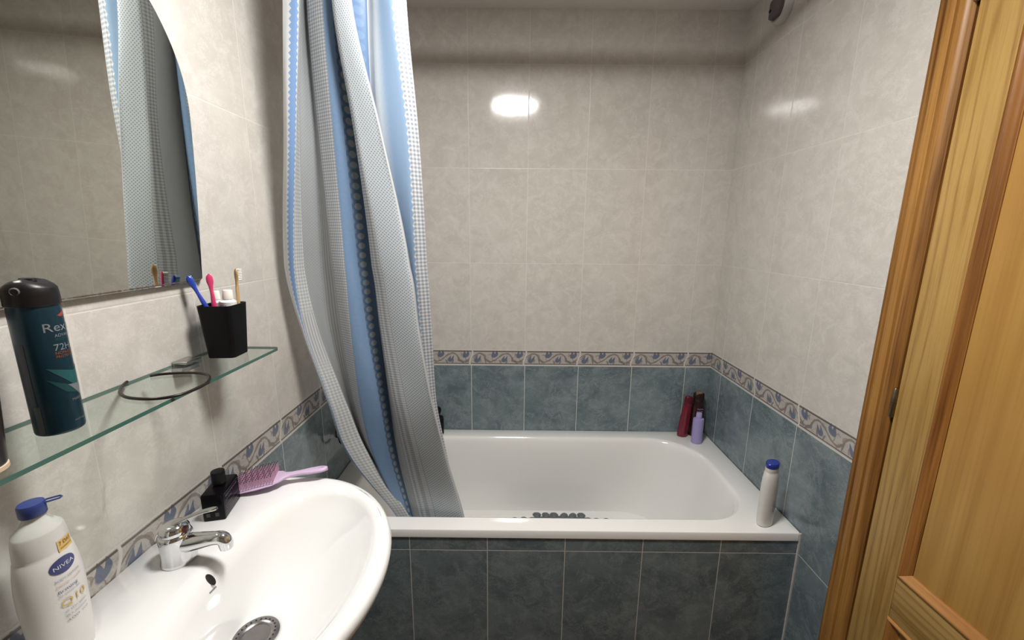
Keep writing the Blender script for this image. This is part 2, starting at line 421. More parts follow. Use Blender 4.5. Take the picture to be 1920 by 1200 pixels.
# pebble mat
g = G(); mc = (-.70, -.318)
MATM = flat('grey_rubber', (.11, .125, .135), .5)
pts = []
for i in range(-9, 10):
    for j in range(-6, 7):
        x_ = i*.042+(.021 if j % 2 else 0); y_ = j*.034
        if (x_/.36)**2+(y_/.185)**2 < 1: pts.append((mc[0]+x_+random.uniform(-.004, .004), mc[1]+y_+random.uniform(-.003, .003)))
base = [(mc[0]+.33*math.cos(a), mc[1]+.165*math.sin(a)) for a in [2*PI*k/48 for k in range(48)]]
g.loops([[Vector((a, b, .2006)) for a, b in base], [Vector((a, b, .2036)) for a, b in base]])
for a, b in pts: g.lathe([(.017, .2010), (.0185, .2040), (.014, .2080), (.0005, .2095)], (a, b, 0), 12, 1.1, .9, random.random()*3)
mo = g.obj('bath_mat', MATM); tag(mo, 'grey pebbled non-slip mat lying on the bottom of the bathtub', 'bath mat')

# ------------------------------------------------------------------ shower curtain
def cloth(name, colf, trans=.32, rough=.38):
    M = MB_(name); col = colf(M); M.set(Base_Color=col, Roughness=rough, Specular_IOR_Level=.4)
    wr = M.noise(M.nt.nodes.new('ShaderNodeTexCoord').outputs['Object'], 26, 3, .5); M.bump(wr, .25, .002)
    t = M.nt.nodes.new('ShaderNodeBsdfTranslucent'); M.nt.links.new(col, t.inputs[0])
    mx = M.nt.nodes.new('ShaderNodeMixShader'); mx.inputs[0].default_value = trans
    M.nt.links.new(M.b.outputs[0], mx.inputs[1]); M.nt.links.new(t.outputs[0], mx.inputs[2])
    M.nt.links.new(mx.outputs[0], M.nt.nodes['Material Output'].inputs[0]); return M.mat
def c_white(M): return M.mix(.5, (.70, .72, .73), (.70, .72, .73))
def c_blue(M):
    u, v = M.uv('len'); n = M.noise(M.vec(u, v, 0), 120, 2, .5); return M.mix(n, (.25, .40, .62), (.32, .47, .68))
def c_paleblue(M):
    bu, v = M.uv('band'); n = M.noise(M.vec(bu, v*2.0, 0), 60, 2, .5)
    return M.mix((bu+(n-.5)*.22).ss(.05, .5), (.66, .71, .74), (.34, .48, .66))
def gingham(p, lo=(.40, .44, .50)):
    def f(M):
        u, v = M.uv('len'); a = (u/p).fr().lt(.5); b = (v/p).fr().lt(.5)
        return M.mix((a+b)*.5, (.80, .82, .83), lo)
    return f
def gingham_edge(M):
    u, v = M.uv('len'); bu, v2 = M.uv('band'); a = (u/.0098).fr().lt(.5); b = (v/.0098).fr().lt(.5)
    g1 = M.mix((a+b)*.5, (.78, .80, .80), (.50, .53, .54)); st = ((bu*5.0).fr()-.5).ab().ss(.22, .34)
    g2 = M.mix(st, (.50, .52, .54), (.74, .75, .76)); w_ = (v.ss(1.05, 1.13))*(1.0-v.ss(1.23, 1.28))
    return M.mix(w_, g1, g2)
def gingham_zig(M):
    bu, bv = M.uv('band'); u, v = M.uv('len'); a = (u/.0105).fr().lt(.5); b = (v/.0105).fr().lt(.5)
    c = M.mix((a+b)*.5, (.82, .84, .85), (.34, .38, .44))
    z = (bv/.021).fr(); tri = (z-.5).ab()*2.0
    return M.mix(bu.lt(tri*.16), c, (.34, .48, .66))
def c_ovals(M):
    bu, v = M.uv('band'); t = v/.0265
    def ov(cx, w_, ph, h_=.36):
        dy = ((t+ph).fr()-.5)/h_; dx = (bu-cx)/w_
        return 1.0-(dx*dx+dy*dy).ss(.75, 1.0)
    m_ = ov(.40, .25, 0.0); e = ov(0.0, .12, .5, .3)
    return M.mix(m_.mx(e*.5), (.135, .225, .37), (.40, .44, .47))
def c_ovals_dark(M):
    bu, v = M.uv('band'); t = v/.026; dy = (t.fr()-.5)/.38; dx = (bu-.5)/.32
    return M.mix(1.0-(dx*dx+dy*dy).ss(.7, 1.0), (.15, .25, .42), (.19, .30, .47))
def dotted(base, dot, p=.0088, r=.0019):
    def f(M):
        u, v = M.uv('len'); row = (v/p*2.0).fl(); off = (row*.5).fr()
        dx = ((u/p+off).fr()-.5)*p; dy = ((v/p*2.0).fr()-.5)*p*.5
        d = (dx*dx+dy*dy).sq(); return M.mix(1.0-d.ss(r*.8, r*1.25), base, dot)
    return f
def c_zig(M):
    bu, v = M.uv('band'); z = (v/.014).fr(); tri = (z-.5).ab()*2.0
    inside = (bu.gt(tri*.26+.04))*(bu.lt(1.0-tri*.16))
    return M.mix(inside, (.70, .72, .73), (.25, .40, .66))
def c_stripes(M):
    bu, v = M.uv('band'); s = ((bu*4.5).fr()-.5).ab(); return M.mix(s.ss(.30, .42), (.45, .46, .46), (.66, .67, .67))
CM = [cloth('curtain_white', c_white), cloth('curtain_zigzag', c_zig), cloth('curtain_gingham_edge', gingham_edge), cloth('curtain_grey_dots', dotted((.46, .475, .475), (.36, .40, .44))),
 cloth('curtain_stripes', c_stripes), cloth('curtain_gingham_fine', gingham(.0078)), cloth('curtain_blue', c_blue), cloth('curtain_ovals', c_ovals), cloth('curtain_dots', dotted((.74, .785, .81), (.32, .40, .49), r=.0017)),
 cloth('curtain_dark_ovals', c_ovals_dark), cloth('curtain_pale_blue', c_paleblue), cloth('curtain_gingham_big', gingham_zig)]
ROWS = [-230, 0, 250, 500, 620, 750, 850, 970, 1060]
# columns: sight positions at each row, depth offset of the sheet, band material to the next column
CU = [
 ([531, 530, 532, 533, 565, 612, 650, 742, 800], -.045, 0),
 ([542, 541, 539, 540, 569, 614, 652, 743, 801], -.052, 1),
 ([561, 560, 555, 552, 571, 616, 654, 745, 803], -.046, 2),
 ([565, 563, 561, 570, 597, 646, 690, 768, 818], -.010, 3),
 ([572, 574, 592, 604, 618, 652, 693, 770, 820], .030, 4),
 ([574, 576, 598, 624, 640, 663, 696, 768, 818], .004, 5),
 ([601, 605, 625, 647, 658, 674, 698, 750, 790], -.022, 6),
 ([618, 622, 645, 671, 688, 711, 730, 766, 798], -.012, 7),
 ([636, 642, 674, 698, 712, 729, 745, 775, 803], .018, 0),
 ([630, 634, 672, 700, 714, 731, 748, 778, 806], .008, 0),
 ([616, 622, 664, 697, 714, 735, 757, 786, 812], -.046, 5),
 ([618, 624, 669, 714, 735, 761, 787, 818, 836], -.064, 8),
 ([648, 656, 712, 765, 783, 806, 832, 867, 884], -.072, 0),
 ([651, 659, 716, 769, 787, 810, 836, 871, 888], -.060, 0),
 ([648, 652, 692, 745, 768, 792, 818, 850, 868], .000, 9),
 ([684, 688, 702, 746, 768, 792, 818, 850, 868], .030, 0),
 ([696, 700, 711, 755, 775, 796, 820, 852, 870], .010, 10),
 ([729, 733, 762, 777, 787, 801, 824, 854, 872], -.016, 11),
 ([756, 762, 785, 801, 810, 818, 838, 862, 880], .002, 11)]
NR = 72; SUB = 7
ZTOP, ZBOT = 2.245, .43
def ybase(z):      # the sheet hangs from the rod outside the tub and is tucked inside its rim at the bottom
    t = max(0, min(1, (z-.56)/(2.24-.56))); t2 = t*t*(3-2*t)*.35+t*.65
    return -.585+(-.735+.585)*t2
pts = []; ncol = (len(CU)-1)*SUB+1
for i in range(NR+1):
    z = ZTOP+(ZBOT-ZTOP)*i/NR; row = []
    yb = ybase(z); tz = max(0, min(1, (z-.50)/.5)); amp = .30+.70*tz*tz*(3-2*tz)
    for j in range(ncol):
        c = j/SUB; dy = cr([q[1] for q in CU], c)*amp
        y_ = yb+dy+.0025*math.sin(z*9+c*2.1)
        py = proj((-1.25, y_, z))[1]; py = max(ROWS[0], min(ROWS[-1], py))
        k = 0
        while k < len(ROWS)-2 and py > ROWS[k+1]: k += 1
        t = k+(py-ROWS[k])/(ROWS[k+1]-ROWS[k])
        def colx(q): return cr(q[0], t)
        ci = min(int(c), len(CU)-2); f = c-ci; f2 = f
        xs = [colx(CU[max(ci-1, 0)]), colx(CU[ci]), colx(CU[ci+1]), colx(CU[min(ci+2, len(CU)-1)])]
        if f < 1e-6: px = xs[1]
        else: px = xs[1]+(xs[2]-xs[1])*f
        p = hit(px, py, 1, y_); row.append(Vector((p.x, y_, z)))
    # relax sideways a little so folds are round, not creased
    pts.append(row)
for it in range(2):
    for row in pts:
        new = [p.copy() for p in row]
        for j in range(1, ncol-1):
            if j % SUB: new[j].y = (row[j-1].y+2*row[j].y+row[j+1].y)/4
        for j in range(ncol): row[j] = new[j]
for row in pts:
    for p in row: p.x = max(p.x, -L+.006)
V = [p for r in pts for p in r]; Fc = []; fm = []
for i in range(NR):
    for j in range(ncol-1):
        a = i*ncol+j; Fc.append((a, a+1, a+ncol+1, a+ncol)); fm.append(CU[j//SUB][2])
cur = thing('shower_curtain', (-1.3, -.735, 2.265), 'blue, white and grey patterned shower curtain drawn to the left', 'shower curtain')
sheet = mesh_obj('curtain_sheet', V, Fc, None, cur, True, CM, fm)
mid = pts[NR//3]; cl_ = [0]
for j in range(1, ncol): cl_.append(cl_[-1]+(mid[j]-mid[j-1]).length)
u1 = sheet.data.uv_layers.new(name='len'); u2 = sheet.data.uv_layers.new(name='band')
for pi_, p in enumerate(sheet.data.polygons):
    jcell = pi_ % (ncol-1); ci = jcell//SUB
    for li in p.loop_indices:
        vi = sheet.data.loops[li].vertex_index; i, j = divmod(vi, ncol)
        zz = V[vi].z
        u1.data[li].uv = (cl_[j], zz); u2.data[li].uv = ((j-ci*SUB)/SUB, zz)
md = sheet.modifiers.new('thick', 'SOLIDIFY'); md.thickness = .0006
CHROME = flat('chrome', (.72, .73, .74), .08, 1.0, var=.02, scale=10)
RINGM = flat('white_plastic', (.78, .78, .77), .3)
for k in range(8):
    cxr = pts[0][int((ncol-1)*k/7)].x; g = G()
    ringp = [(cxr, -.735+.020*math.cos(a), 2.258+.024*math.sin(a)) for a in [2*PI*q/24 for q in range(25)]]
    g.tube(ringp, .0018, 8); g.obj('curtain_ring', RINGM, cur)
rod = thing('curtain_rod', (-.8, -.735, 2.268), 'slim white curtain rod above the bath front', 'curtain rod')
g = G(); g.tube([(-L+.001, -.735, 2.268), (-.001, -.735, 2.268)], .0125, 20); g.obj('pole', RINGM, rod)
for xx, s in ((-L+.0005, 1), (-.0005, -1)):
    g = G(); g.lathe([(.026, 0), (.026, .008), (.017, .014), (.016, .02)], (xx, -.735, 2.268), 24, M=Matrix.Rotation(s*PI/2, 3, 'Y')); g.obj('end_flange', RINGM, rod)

# ------------------------------------------------------------------ bracket on right wall, high up
br = thing('wall_bracket', (-.0005, -.240, 2.250), 'off-white round wall fixture with a dark grey face, high on the right wall', 'wall fixture')
BRW = flat('aged_white_plastic', (.52, .49, .48), .45); BRD = flat('dark_grey_plastic', (.10, .085, .09), .5)
g = G(); A = Matrix.Rotation(-PI/2, 3, 'Y')
g.lathe([(.049, 0), (.050, .005), (.047, .022), (.043, .028), (.039, .027), (.036, .022)], (0, -.240, 2.250), 36, M=A); g.obj('housing', BRW, br, loc=None)
# dark flat-sided insert standing out from the housing
prof = []
for a in range(0, 360, 10):
    yy = .040*math.cos(math.radians(a)); zz = .038*math.sin(math.radians(a)); yy = min(yy, .030); zz = max(min(zz, .031), -.031)
    prof.append((yy, zz))
g = G(); g.loops([[Vector((-.024, -.240+a, 2.250+b)) for a, b in prof], [Vector((-.038, -.240+a*.95, 2.250+b*.95)) for a, b in prof], [Vector((-.040, -.240+a*.85, 2.250+b*.85)) for a, b in prof]])
g.obj('face', BRD, br)
g = G(); g.lathe([(.0055, 0), (.0055, .003), (.004, .004)], (-.0395, -.222, 2.247), 12, M=A); g.obj('knob', flat('black', (.005, .004, .004), .4), br)

# ------------------------------------------------------------------ washbasin
sink = thing('washbasin', (-1.59, -1.235, .905), 'white ceramic washbasin fixed to the left wall', 'washbasin')
SCY = -1.235; NS = 128
def outO(th, ins=0.0):
    c, s = math.cos(th), math.sin(th)
    if c >= 0: x_ = -1.40+(.254-ins)*c; y_ = (.284-ins)*s
    else:
        x_ = -1.40-(.1925-ins*.15)*abs(c)**(2/5.5); y_ = (.284-ins)*math.copysign(abs(s)**(2/3.4), s)
    return x_, SCY+y_
def outB(th, ins=0.0):
    c, s = math.cos(th), math.sin(th)
    if c >= 0: return -1.325+(.142-ins)*c, SCY+(.222-ins)*s
    return -1.325-(.125-ins)*abs(c)**(2/2.5), SCY+(.222-ins)*math.copysign(abs(s)**(2/2.25), s)
TH_ = [2*PI*k/NS for k in range(NS)]
DR = (-1.385, -1.232, .762)
loops = []
def LO(ins, z): loops.append([Vector((*outO(t, ins), z)) for t in TH_])
def LB(ins, z): loops.append([Vector((*outB(t, ins), z)) for t in TH_])
for sc_, z in ((.25, .700), (.45, .715), (.66, .745), (.82, .795), (.93, .845), (.985, .872)):
    loops.append([Vector((-1.592+(outO(t)[0]+1.592)*sc_, SCY+(outO(t)[1]-SCY)*sc_, z)) for t in TH_])
LO(0, .884); LO(-.0012, .892); LO(.0005, .900); LO(.005, .9045); LO(.012, .9065); 
LB(-.020, .9065); LB(-.010, .9055); LB(-.003, .9020); LB(.003, .8965); LB(.010, .886)
for i in range(1, 13):
    t = i/12.0; k = 1-t; l = []
    zz = DR[2]+.001+(.886-DR[2])*(k**1.75)
    for a in TH_:
        bx, by = outB(a, .010); ddx, ddy = DR[0]+.036*math.cos(a), DR[1]+.036*math.sin(a)
        e = t**.92
        l.append(Vector((bx+(ddx-bx)*e, by+(ddy-by)*e, zz)))
    loops.append(l)
loops.append([Vector((DR[0]+.030*math.cos(a), DR[1]+.030*math.sin(a), DR[2]-.016)) for a in TH_])
g = G(); g.loops(loops, True, True)
bowl = g.obj('bowl', CERAMIC2, sink, ang=70)
bvh = BVHTree.FromPolygons([tuple(v) for v in g.v], g.f)
BLACK = flat('black', (.005, .004, .004), .4)
def ray(o, d):
    h = bvh.ray_cast(Vector(o), Vector(d).normalized()); return h[0], h[1]
def surfz(x_, y_): return ray((x_, y_, 1.2), (0, 0, -1))[0].z
pix = FW+RT*((395-960)/F)-UP*((1087-600)/F)
p_, n_ = ray(CAM, pix)
if n_.dot(CAM-p_) < 0: n_ = -n_
q_ = n_.to_track_quat('Z', 'Y').to_matrix()
g = G(); g.lathe([(.0001, .0006), (.0078, .0006), (.0092, .0012), (.0098, 0)], p_, 24, .62, 1.2, M=q_); g.obj('overflow_hole', BLACK, sink)
STEEL = flat('worn_steel', (.25, .235, .23), .28, .9, var=.15, scale=60)
g = G(); d0 = Vector(DR)
g.lathe([(.0385, .0005), (.038, .0028), (.034, .0042), (.0270, .0034), (.0235, .001), (.0225, -.006), (.0215, -.0125), (.0005, -.012)], d0, 48)
for k in range(24):
    a = 2*PI*k/24; g.lathe([(.0016, .0039), (.0014, .0046), (.0001, .0046)], d0+Vector((.0312*math.cos(a), .0312*math.sin(a), 0)), 8, m=1)
for i in range(-4, 5):
    for j in range(-4, 5):
        x_ = i*.0046+(.0023 if j % 2 else 0); y_ = j*.0042
        if x_*x_+y_*y_ < .0175**2: g.lathe([(.0015, -.0122), (.0013, -.0116), (.0001, -.0116)], d0+Vector((x_, y_, 0)), 8, m=1)
g.obj('drain', None, sink, mats=[STEEL, BLACK])
g = G(); g.tube([p_+Vector((.010, -.004, -.024)), p_+Vector((.012, .006, -.026))], .0009, 8)
# small grey chip mark below the overflow
pm = []
for (a, b) in ((393, 1112), (399, 1106), (405, 1100)):
    d = FW+RT*((a-960)/F)-UP*((b-600)/F); hp, hn = ray(CAM, d); pm.append(hp+(CAM-hp).normalized()*.0004)
g = G(); g.tube(pm, .0011, 8); g.obj('chip_mark', flat('grey_mark', (.16, .16, .16), .6), sink)

# faucet
FX, FY = -1.515, -1.215; FZ = surfz(FX, FY)
fa = thing('basin_faucet', (FX, FY, FZ), 'chrome single-lever mixer tap on the washbasin deck', 'faucet')
g = G(); g.lathe([(.0265, .0), (.0270, .002), (.0265, .006), (.0250, .012), (.0243, .028), (.0250, .043), (.0252, .049), (.0246, .053), (.0232, .0555), (.0225, .056), (.0005, .0565)], (FX, FY, FZ), 48)
g.obj('body', CHROME, fa)
g = G(); pth = smooth_path([(FX+.006, FY, FZ+.034), (FX+.030, FY-.001, FZ+.0375), (FX+.052, FY-.002, FZ+.0425), (FX+.073, FY-.003, FZ+.047), (FX+.084, FY-.003, FZ+.047), (FX+.089, FY-.003, FZ+.041), (FX+.090, FY-.003, FZ+.034)], 26)
rs = [.0175-(.0175-.0112)*min(1, i/12) for i in range(27)]
g.tube(pth, rs, 20); g.lathe([(.0100, 0), (.0106, .004), (.0106, .012)], (FX+.090, FY-.003, FZ+.028), 24)
g.obj('spout', CHROME, fa)
g = G(); g.lathe([(.0215, .0560), (.0225, .0585), (.0218, .0645), (.0185, .0705), (.012, .0735), (.0005, .0745)], (FX, FY, FZ), 40); g.obj('lever_cap', CHROME, fa)
# lever: flat bar with an opening near the cap
g = G(); c0 = Vector((FX-.0255, FY, FZ+.043))
path = smooth_path([c0, c0+Vector((.0015, 0, .011)), c0+Vector((.010, 0, .0205)), c0+Vector((.032, 0, .032)), c0+Vector((.062, 0, .046)), c0+Vector((.085, 0, .055)), c0+Vector((.106, 0, .0605))], 28)
wl = [.0160-.0105*min(1, i/18)**.8 for i in range(29)]; ls = []
for i, p in enumerate(path):
    t = (path[min(i+1, 28)]-path[max(i-1, 0)]).normalized(); nrm = Vector((-t.z, 0, t.x)); w_ = wl[i]*(1 if i < 27 else (.8 if i == 27 else .45)); h_ = .0028
    ls.append([p+Vector((0, w_*math.cos(a), 0))+nrm*h_*math.copysign(abs(math.sin(a))**.6, math.sin(a)) for a in [2*PI*k/16 for k in range(16)]])
g.loops(ls); g.obj('lever', flat('dull_chrome', (.56, .56, .54), .22, 1.0, var=.03), fa)
g = G(); g.lathe([(.0062, 0), (.0062, .003), (.004, .0042), (.0005, .0044)], (FX+.0203, FY-.002, FZ+.0635), 20, M=Matrix.Rotation(PI/2, 3, 'Y')); r_ = g.obj('temperature_mark', flat('dark_red', (.10, .02, .018), .4), fa); r_['label'] = 'dark red dot on the cap'

# ------------------------------------------------------------------ glass shelf
def glassm(name, tint, refl=.5, rough=.0):
    M = MB_(name); nt = M.nt; tr = nt.nodes.new('ShaderNodeBsdfTransparent'); tr.inputs[0].default_value = (*tint, 1)
    gl = nt.nodes.new('ShaderNodeBsdfGlossy'); gl.inputs['Roughness'].default_value = rough
    fr = nt.nodes.new('ShaderNodeFresnel'); fr.inputs[0].default_value = 1.5
    gm = nt.nodes.new('ShaderNodeNewGeometry'); mu = X(nt, fr.outputs[0])*refl*(1.0-X(nt, gm.outputs['Backfacing'])); mx = nt.nodes.new('ShaderNodeMixShader'); nt.links.new(mu.s, mx.inputs[0])
    nt.links.new(tr.outputs[0], mx.inputs[1]); nt.links.new(gl.outputs[0], mx.inputs[2]); nt.links.new(mx.outputs[0], nt.nodes['Material Output'].inputs[0]); return M.mat
SZ = 1.222
shelf = thing('glass_shelf', (-L, -1.235, SZ), 'greenish glass shelf on the left wall below the mirror', 'shelf')
g = G(); x0, x1, y0, y1 = -L+.0005, -1.459, -1.532, -.934
lp0 = rrect(x0, x1, y0, y1, (.012, .002, .002, .012), SZ-.006); lp1 = [p+Vector((0, 0, .006)) for p in lp0]
lpb = [Vector((p.x, p.y, SZ-.0055)) for p in lp0]
g.loops([lp0, lp1]); o_ = g.obj('glass_pane', None, shelf, mats=[glassm('glass_face', (.93, .965, .95), .8), MB_('glass_edge').set(Base_Color=(.045, .125, .095), Roughness=.15, Coat_Weight=.5)], smooth=False)
for p in o_.data.polygons: p.material_index = 0 if abs(p.normal.z) > .9 else 1
for yy in (-1.055, -1.415):
    g = G(); g.box((-L, yy-.022, SZ-.016), (-L+.022, yy+.022, SZ-.0062)); g.box((-L, yy-.020, SZ+.0002), (-L+.030, yy+.020, SZ+.006)); g.box((-L, yy-.020, SZ-.010), (-L+.004, yy+.020, SZ+.004))
    g.obj('shelf_clip', flat('satin_chrome', (.50, .50, .49), .25, 1.0), shelf, bevel=.0012)
TOP = SZ+.0003

# ------------------------------------------------------------------ mirror
mir = thing('wall_mirror', (-L, -1.235, 1.376), 'arched frameless mirror on the left wall above the glass shelf', 'mirror')
Mm = MB_('mirror_silver'); x, y, z = Mm.coords('Object'); nb = Mm.noise(Mm.nt.nodes.new('ShaderNodeTexCoord').outputs['Object'], 45, 3, .6)
Mm.set(Metallic=1.0, Roughness=.015, Base_Color=(.70, .71, .66))
Me_ = flat('mirror_edge', (.10, .09, .075), .3, .3, var=.5, scale=80)
tilt = math.tan(math.radians(2.2)); pr = []
hw, mc_y, z0, z1, rz = .263, -1.235, 1.3765, 1.704, .26
pr.append((-hw+.0, z0+.004)); pr.append((-hw+.006, z0)); pr.append((hw-.008, z0)); pr.append((hw, z0+.006))
for k in range(0, 10): pr.append((hw+.012*math.sin(PI/2*k/9), z0+.01+(z1-z0-.01)*k/9))
for k in range(1, 48): pr.append(((hw+.012)*math.cos(PI*k/48), z1+rz*math.sin(PI*k/48)))
for k in range(0, 10): pr.append((-(hw+.012*math.cos(PI/2*k/9)), z1-(z1-z0-.01)*k/9))
def mp_(a, b, d, s=1.0):
    a *= s; b = (z0+z1)/2+(b-(z0+z1)/2)*s
    return Vector((-L+.003+d+(b-z0)*tilt, mc_y+a, b))
g = G(); g.loops([[mp_(a, b, 0) for a, b in pr], [mp_(a, b, .0040) for a, b in pr], [mp_(a, b, .0052, .996) for a, b in pr]], cap1=False); g.obj('mirror_backing', Me_, mir)
g = G(); g.add([mp_(a, b, .0052, .996) for a, b in pr], [tuple(range(len(pr)))]); o_ = g.obj('mirror_glass', Mm.mat, mir, smooth=False)
g = G()     # worn brownish strip along the lower edge
for k in range(46):
    a = -hw+.01+(2*hw-.02)*k/45; w_ = random.uniform(.004, .011); hh = random.uniform(.0006, .0022)
    g.box((-w_/2, 0, 0), (w_/2, 0, 0)) if False else None
    c = mp_(a, z0+.0035, .0054); n8 = [(w_*math.cos(q*PI/4), hh*math.sin(q*PI/4)) for q in range(8)]
    g.loops([[c+Vector((0, p[0], p[1])) for p in n8], [c+Vector((.0003, p[0]*.8, p[1]*.8)) for p in n8]])
e_ = g.obj('corrosion_spots', flat('silver_rot', (.10, .07, .055), .6, var=.4, scale=200), mir, smooth=False); e_['label'] = 'dark corroded spots along the lower edge'
for yy in (-1.10, -1.37):
    for lo_, hi_ in (((-L, yy-.012, z0+.0), (-L+.0028, yy+.012, z0+.03)), ((-L, yy-.008, 1.88), (-L+.020, yy+.008, 1.90))):
        g = G(); g.box(lo_, hi_); g.obj('mirror_clip', STEEL, mir)

# ------------------------------------------------------------------ cup with toothbrushes and tubes
def sq_loop(c, hx, hy, r, z, rot=0.0):
    Mx = Matrix.Rotation(rot, 3, 'Z'); return [Vector((c[0], c[1], 0))+Mx @ Vector((p.x, p.y, z)) for p in rrect(-hx, hx, -hy, hy, r, 0, 6, 3)]
CC = (-1.530, -1.002); CR = .06
cup = None
BLK_PL = flat('black_plastic', (.006, .0057, .0062), .42, spec=.15)
g = G(); z_ = TOP
g.loops([sq_loop(CC, .026, .026, .008, z_, CR), sq_loop(CC, .0275, .0275, .009, z_+.001, CR), sq_loop(CC, .0285, .0285, .009, z_+.02, CR), sq_loop(CC, .0335, .0335, .010, z_+.109, CR), sq_loop(CC, .0335, .0335, .010, z_+.110, CR),
 sq_loop(CC, .0315, .0315, .009, z_+.110, CR), sq_loop(CC, .0310, .0310, .009, z_+.106, CR), sq_loop(CC, .0265, .0265, .008, z_+.004, CR)])
cup = g.obj('toothbrush_cup', BLK_PL, loc=(CC[0], CC[1], z_)); tag(cup, 'square black tumbler holding the toothbrushes at the far end of the glass shelf', 'cup')
def brush(name_, label, tip, low, colh, mat, headw, bristle_dir, bmat, wood_=False, headlen=.026):
    tip = Vector(tip); low = Vector(low); ax = (tip-low).normalized(); Lb = (tip-low).length
    b = thing(name_, low, label, 'toothbrush', 'toothbrushes in the black cup')
    bd = Vector(bristle_dir); bd = (bd-ax*bd.dot(ax)).normalized(); sd = ax.cross(bd)
    prof = [(0, .0045), (.04, .0058), (.35, .0055), (.60, .0048), ((Lb-headlen-.030)/Lb, .0042), ((Lb-headlen-.012)/Lb, .0030), ((Lb-headlen)/Lb, headw*.62), ((Lb-headlen*.6)/Lb, headw), ((Lb-headlen*.25)/Lb, headw*.92), ((Lb-.002)/Lb, headw*.5), (1, headw*.12)]
    if wood_: prof = [(t, r if t > .8 else r*1.05) for t, r in prof]
    g = G(); ls = []; n = 40
    for i in range(n+1):
        t = i/n
        for (a, ra), (c, rc) in zip(prof, prof[1:]):
            if a <= t <= c: r = ra+(rc-ra)*(t-a)/max(1e-6, c-a); break
        th = .0032 if t < .78 else .0024
        p = low+ax*Lb*t
        ls.append([p+sd*r*math.cos(q)+bd*th*min(1, r/.003)*math.sin(q) for q in [2*PI*k/14 for k in range(14)]])
    g.loops(ls); g.obj('handle', mat, b)
    g = G()
    for i in range(7):
        for j in range(-1, 2):
            c = low+ax*(Lb-headlen*.92+i*headlen*.80/6)+sd*j*headw*.50+bd*.0015
            g.tube([c, c+bd*.0075], .0015, 6)
    g.obj('bristles', bmat, b); return b
BL = flat('blue_plastic', (.025, .06, .42), .25, coat=.3); PK = flat('pink_plastic', (.62, .05, .16), .28, coat=.3)
BAM = wood('bamboo', 'z', (.56, .37, .18), (.64, .44, .23), (.45, .27, .11), 3.0)
WB = flat('white_bristle', (.80, .80, .76), .6); BB = flat('pale_blue_bristle', (.35, .55, .85), .6)
inz = TOP+.006
def T(px, py, y_): return hit(px, py, 1, y_)
brush('toothbrush', 'blue toothbrush leaning left out of the black cup', T(351, 517, -1.030), (CC[0]+.014, CC[1]-.004, inz), 0, BL, .0062, (-.55, .70, .4), BB)
brush('toothbrush', 'pink toothbrush standing in the middle of the black cup', T(391, 513, -1.018), (CC[0]-.004, CC[1]-.012, inz), 0, PK, .0062, (-.62, .78, 0), WB)
brush('toothbrush', 'bamboo toothbrush with white bristles at the right of the black cup', T(442, 503, -.992), (CC[0]+.019, CC[1]+.014, inz), 0, BAM, .0056, (.35, .92, 0), WB)
TUBEW = flat('tube_white', (.80, .80, .78), .35); CAPW = flat('cap_white', (.74, .72, .66), .4)
def tube_of_paste(c, lean, label, s=1.0, stripes=True, h=.135):
    t = thing('toothpaste_tube', (c[0], c[1], inz), label, 'toothpaste', 'toothpaste tubes in the black cup')
    Mx = Matrix.Rotation(lean[0], 3, 'X') @ Matrix.Rotation(lean[1], 3, 'Y')
    H = h-.022; g = G()
    ls = []
    for z_, a, b in ((0, .0165, .0012), (.02, .0155, .006), (.06, .0150, .011), (H-.012, .0150, .0145), (H-.006, .0150, .0148), (H-.001, .0085, .0085), (H, .0060, .0060)):
        ls.append([Vector((c[0], c[1], inz))+Mx @ Vector((a*s*math.cos(q), b*s*math.sin(q), z_)) for q in [2*PI*k/28 for k in range(28)]])
    g.loops(ls); g.obj('tube_body', TUBEW, t)
    g = G(); g.lathe([(.0090*s, H-.001), (.0100*s, H), (.0088*s, H+.017), (.0080*s, H+.018), (.0005, H+.018)], (c[0], c[1], inz), 24, M=Mx); g.obj('cap', CAPW, t)
    if stripes:
        g = G()
        for q0 in (-.6, -.25, .1):
            for k in range(1): g.add([Vector((c[0], c[1], inz))+Mx @ Vector((.0154*s*math.cos(q0-PI/2+d), .0150*s*math.sin(q0-PI/2+d), zz)) for d, zz in ((0, H-.020), (.22, H-.020), (.22, H-.012), (0, H-.012))], [(0, 1, 2, 3)])
        g.obj('print', flat('tube_blue', (.25, .32, .55), .4), t, smooth=False)
    return t
tube_of_paste((CC[0]+.008, CC[1]+.002), (0.0, .04), 'white toothpaste tube with blue print standing cap up in the black cup', 1.0, True, .137)
tube_of_paste((CC[0]-.011, CC[1]+.012), (0.02, -.05), 'second toothpaste tube with a cream cap, behind the pink toothbrush', .75, False, .134)

# ------------------------------------------------------------------ hairband
hp = [(281, 705), (300, 702), (325, 700), (352, 699), (375, 700), (390, 704), (393, 711), (385, 720), (366, 730), (335, 741), (300, 747), (265, 748), (238, 745), (226, 738), (226, 730), (231, 722), (238, 716)]
hz = TOP+.0027
pth = smooth_path([hit(a, b, 2, hz) for a, b in hp], 90)
g = G(); g.tube([Vector((max(p.x, -L+.005), p.y, p.z)) for p in pth], .0025, 12)
hb = g.obj('hairband', flat('dark_brown_plastic', (.012, .006, .005), .35, spec=.35), loc=(-1.52, -1.18, TOP)); tag(hb, 'thin dark brown open hairband lying on the middle of the glass shelf', 'hairband')

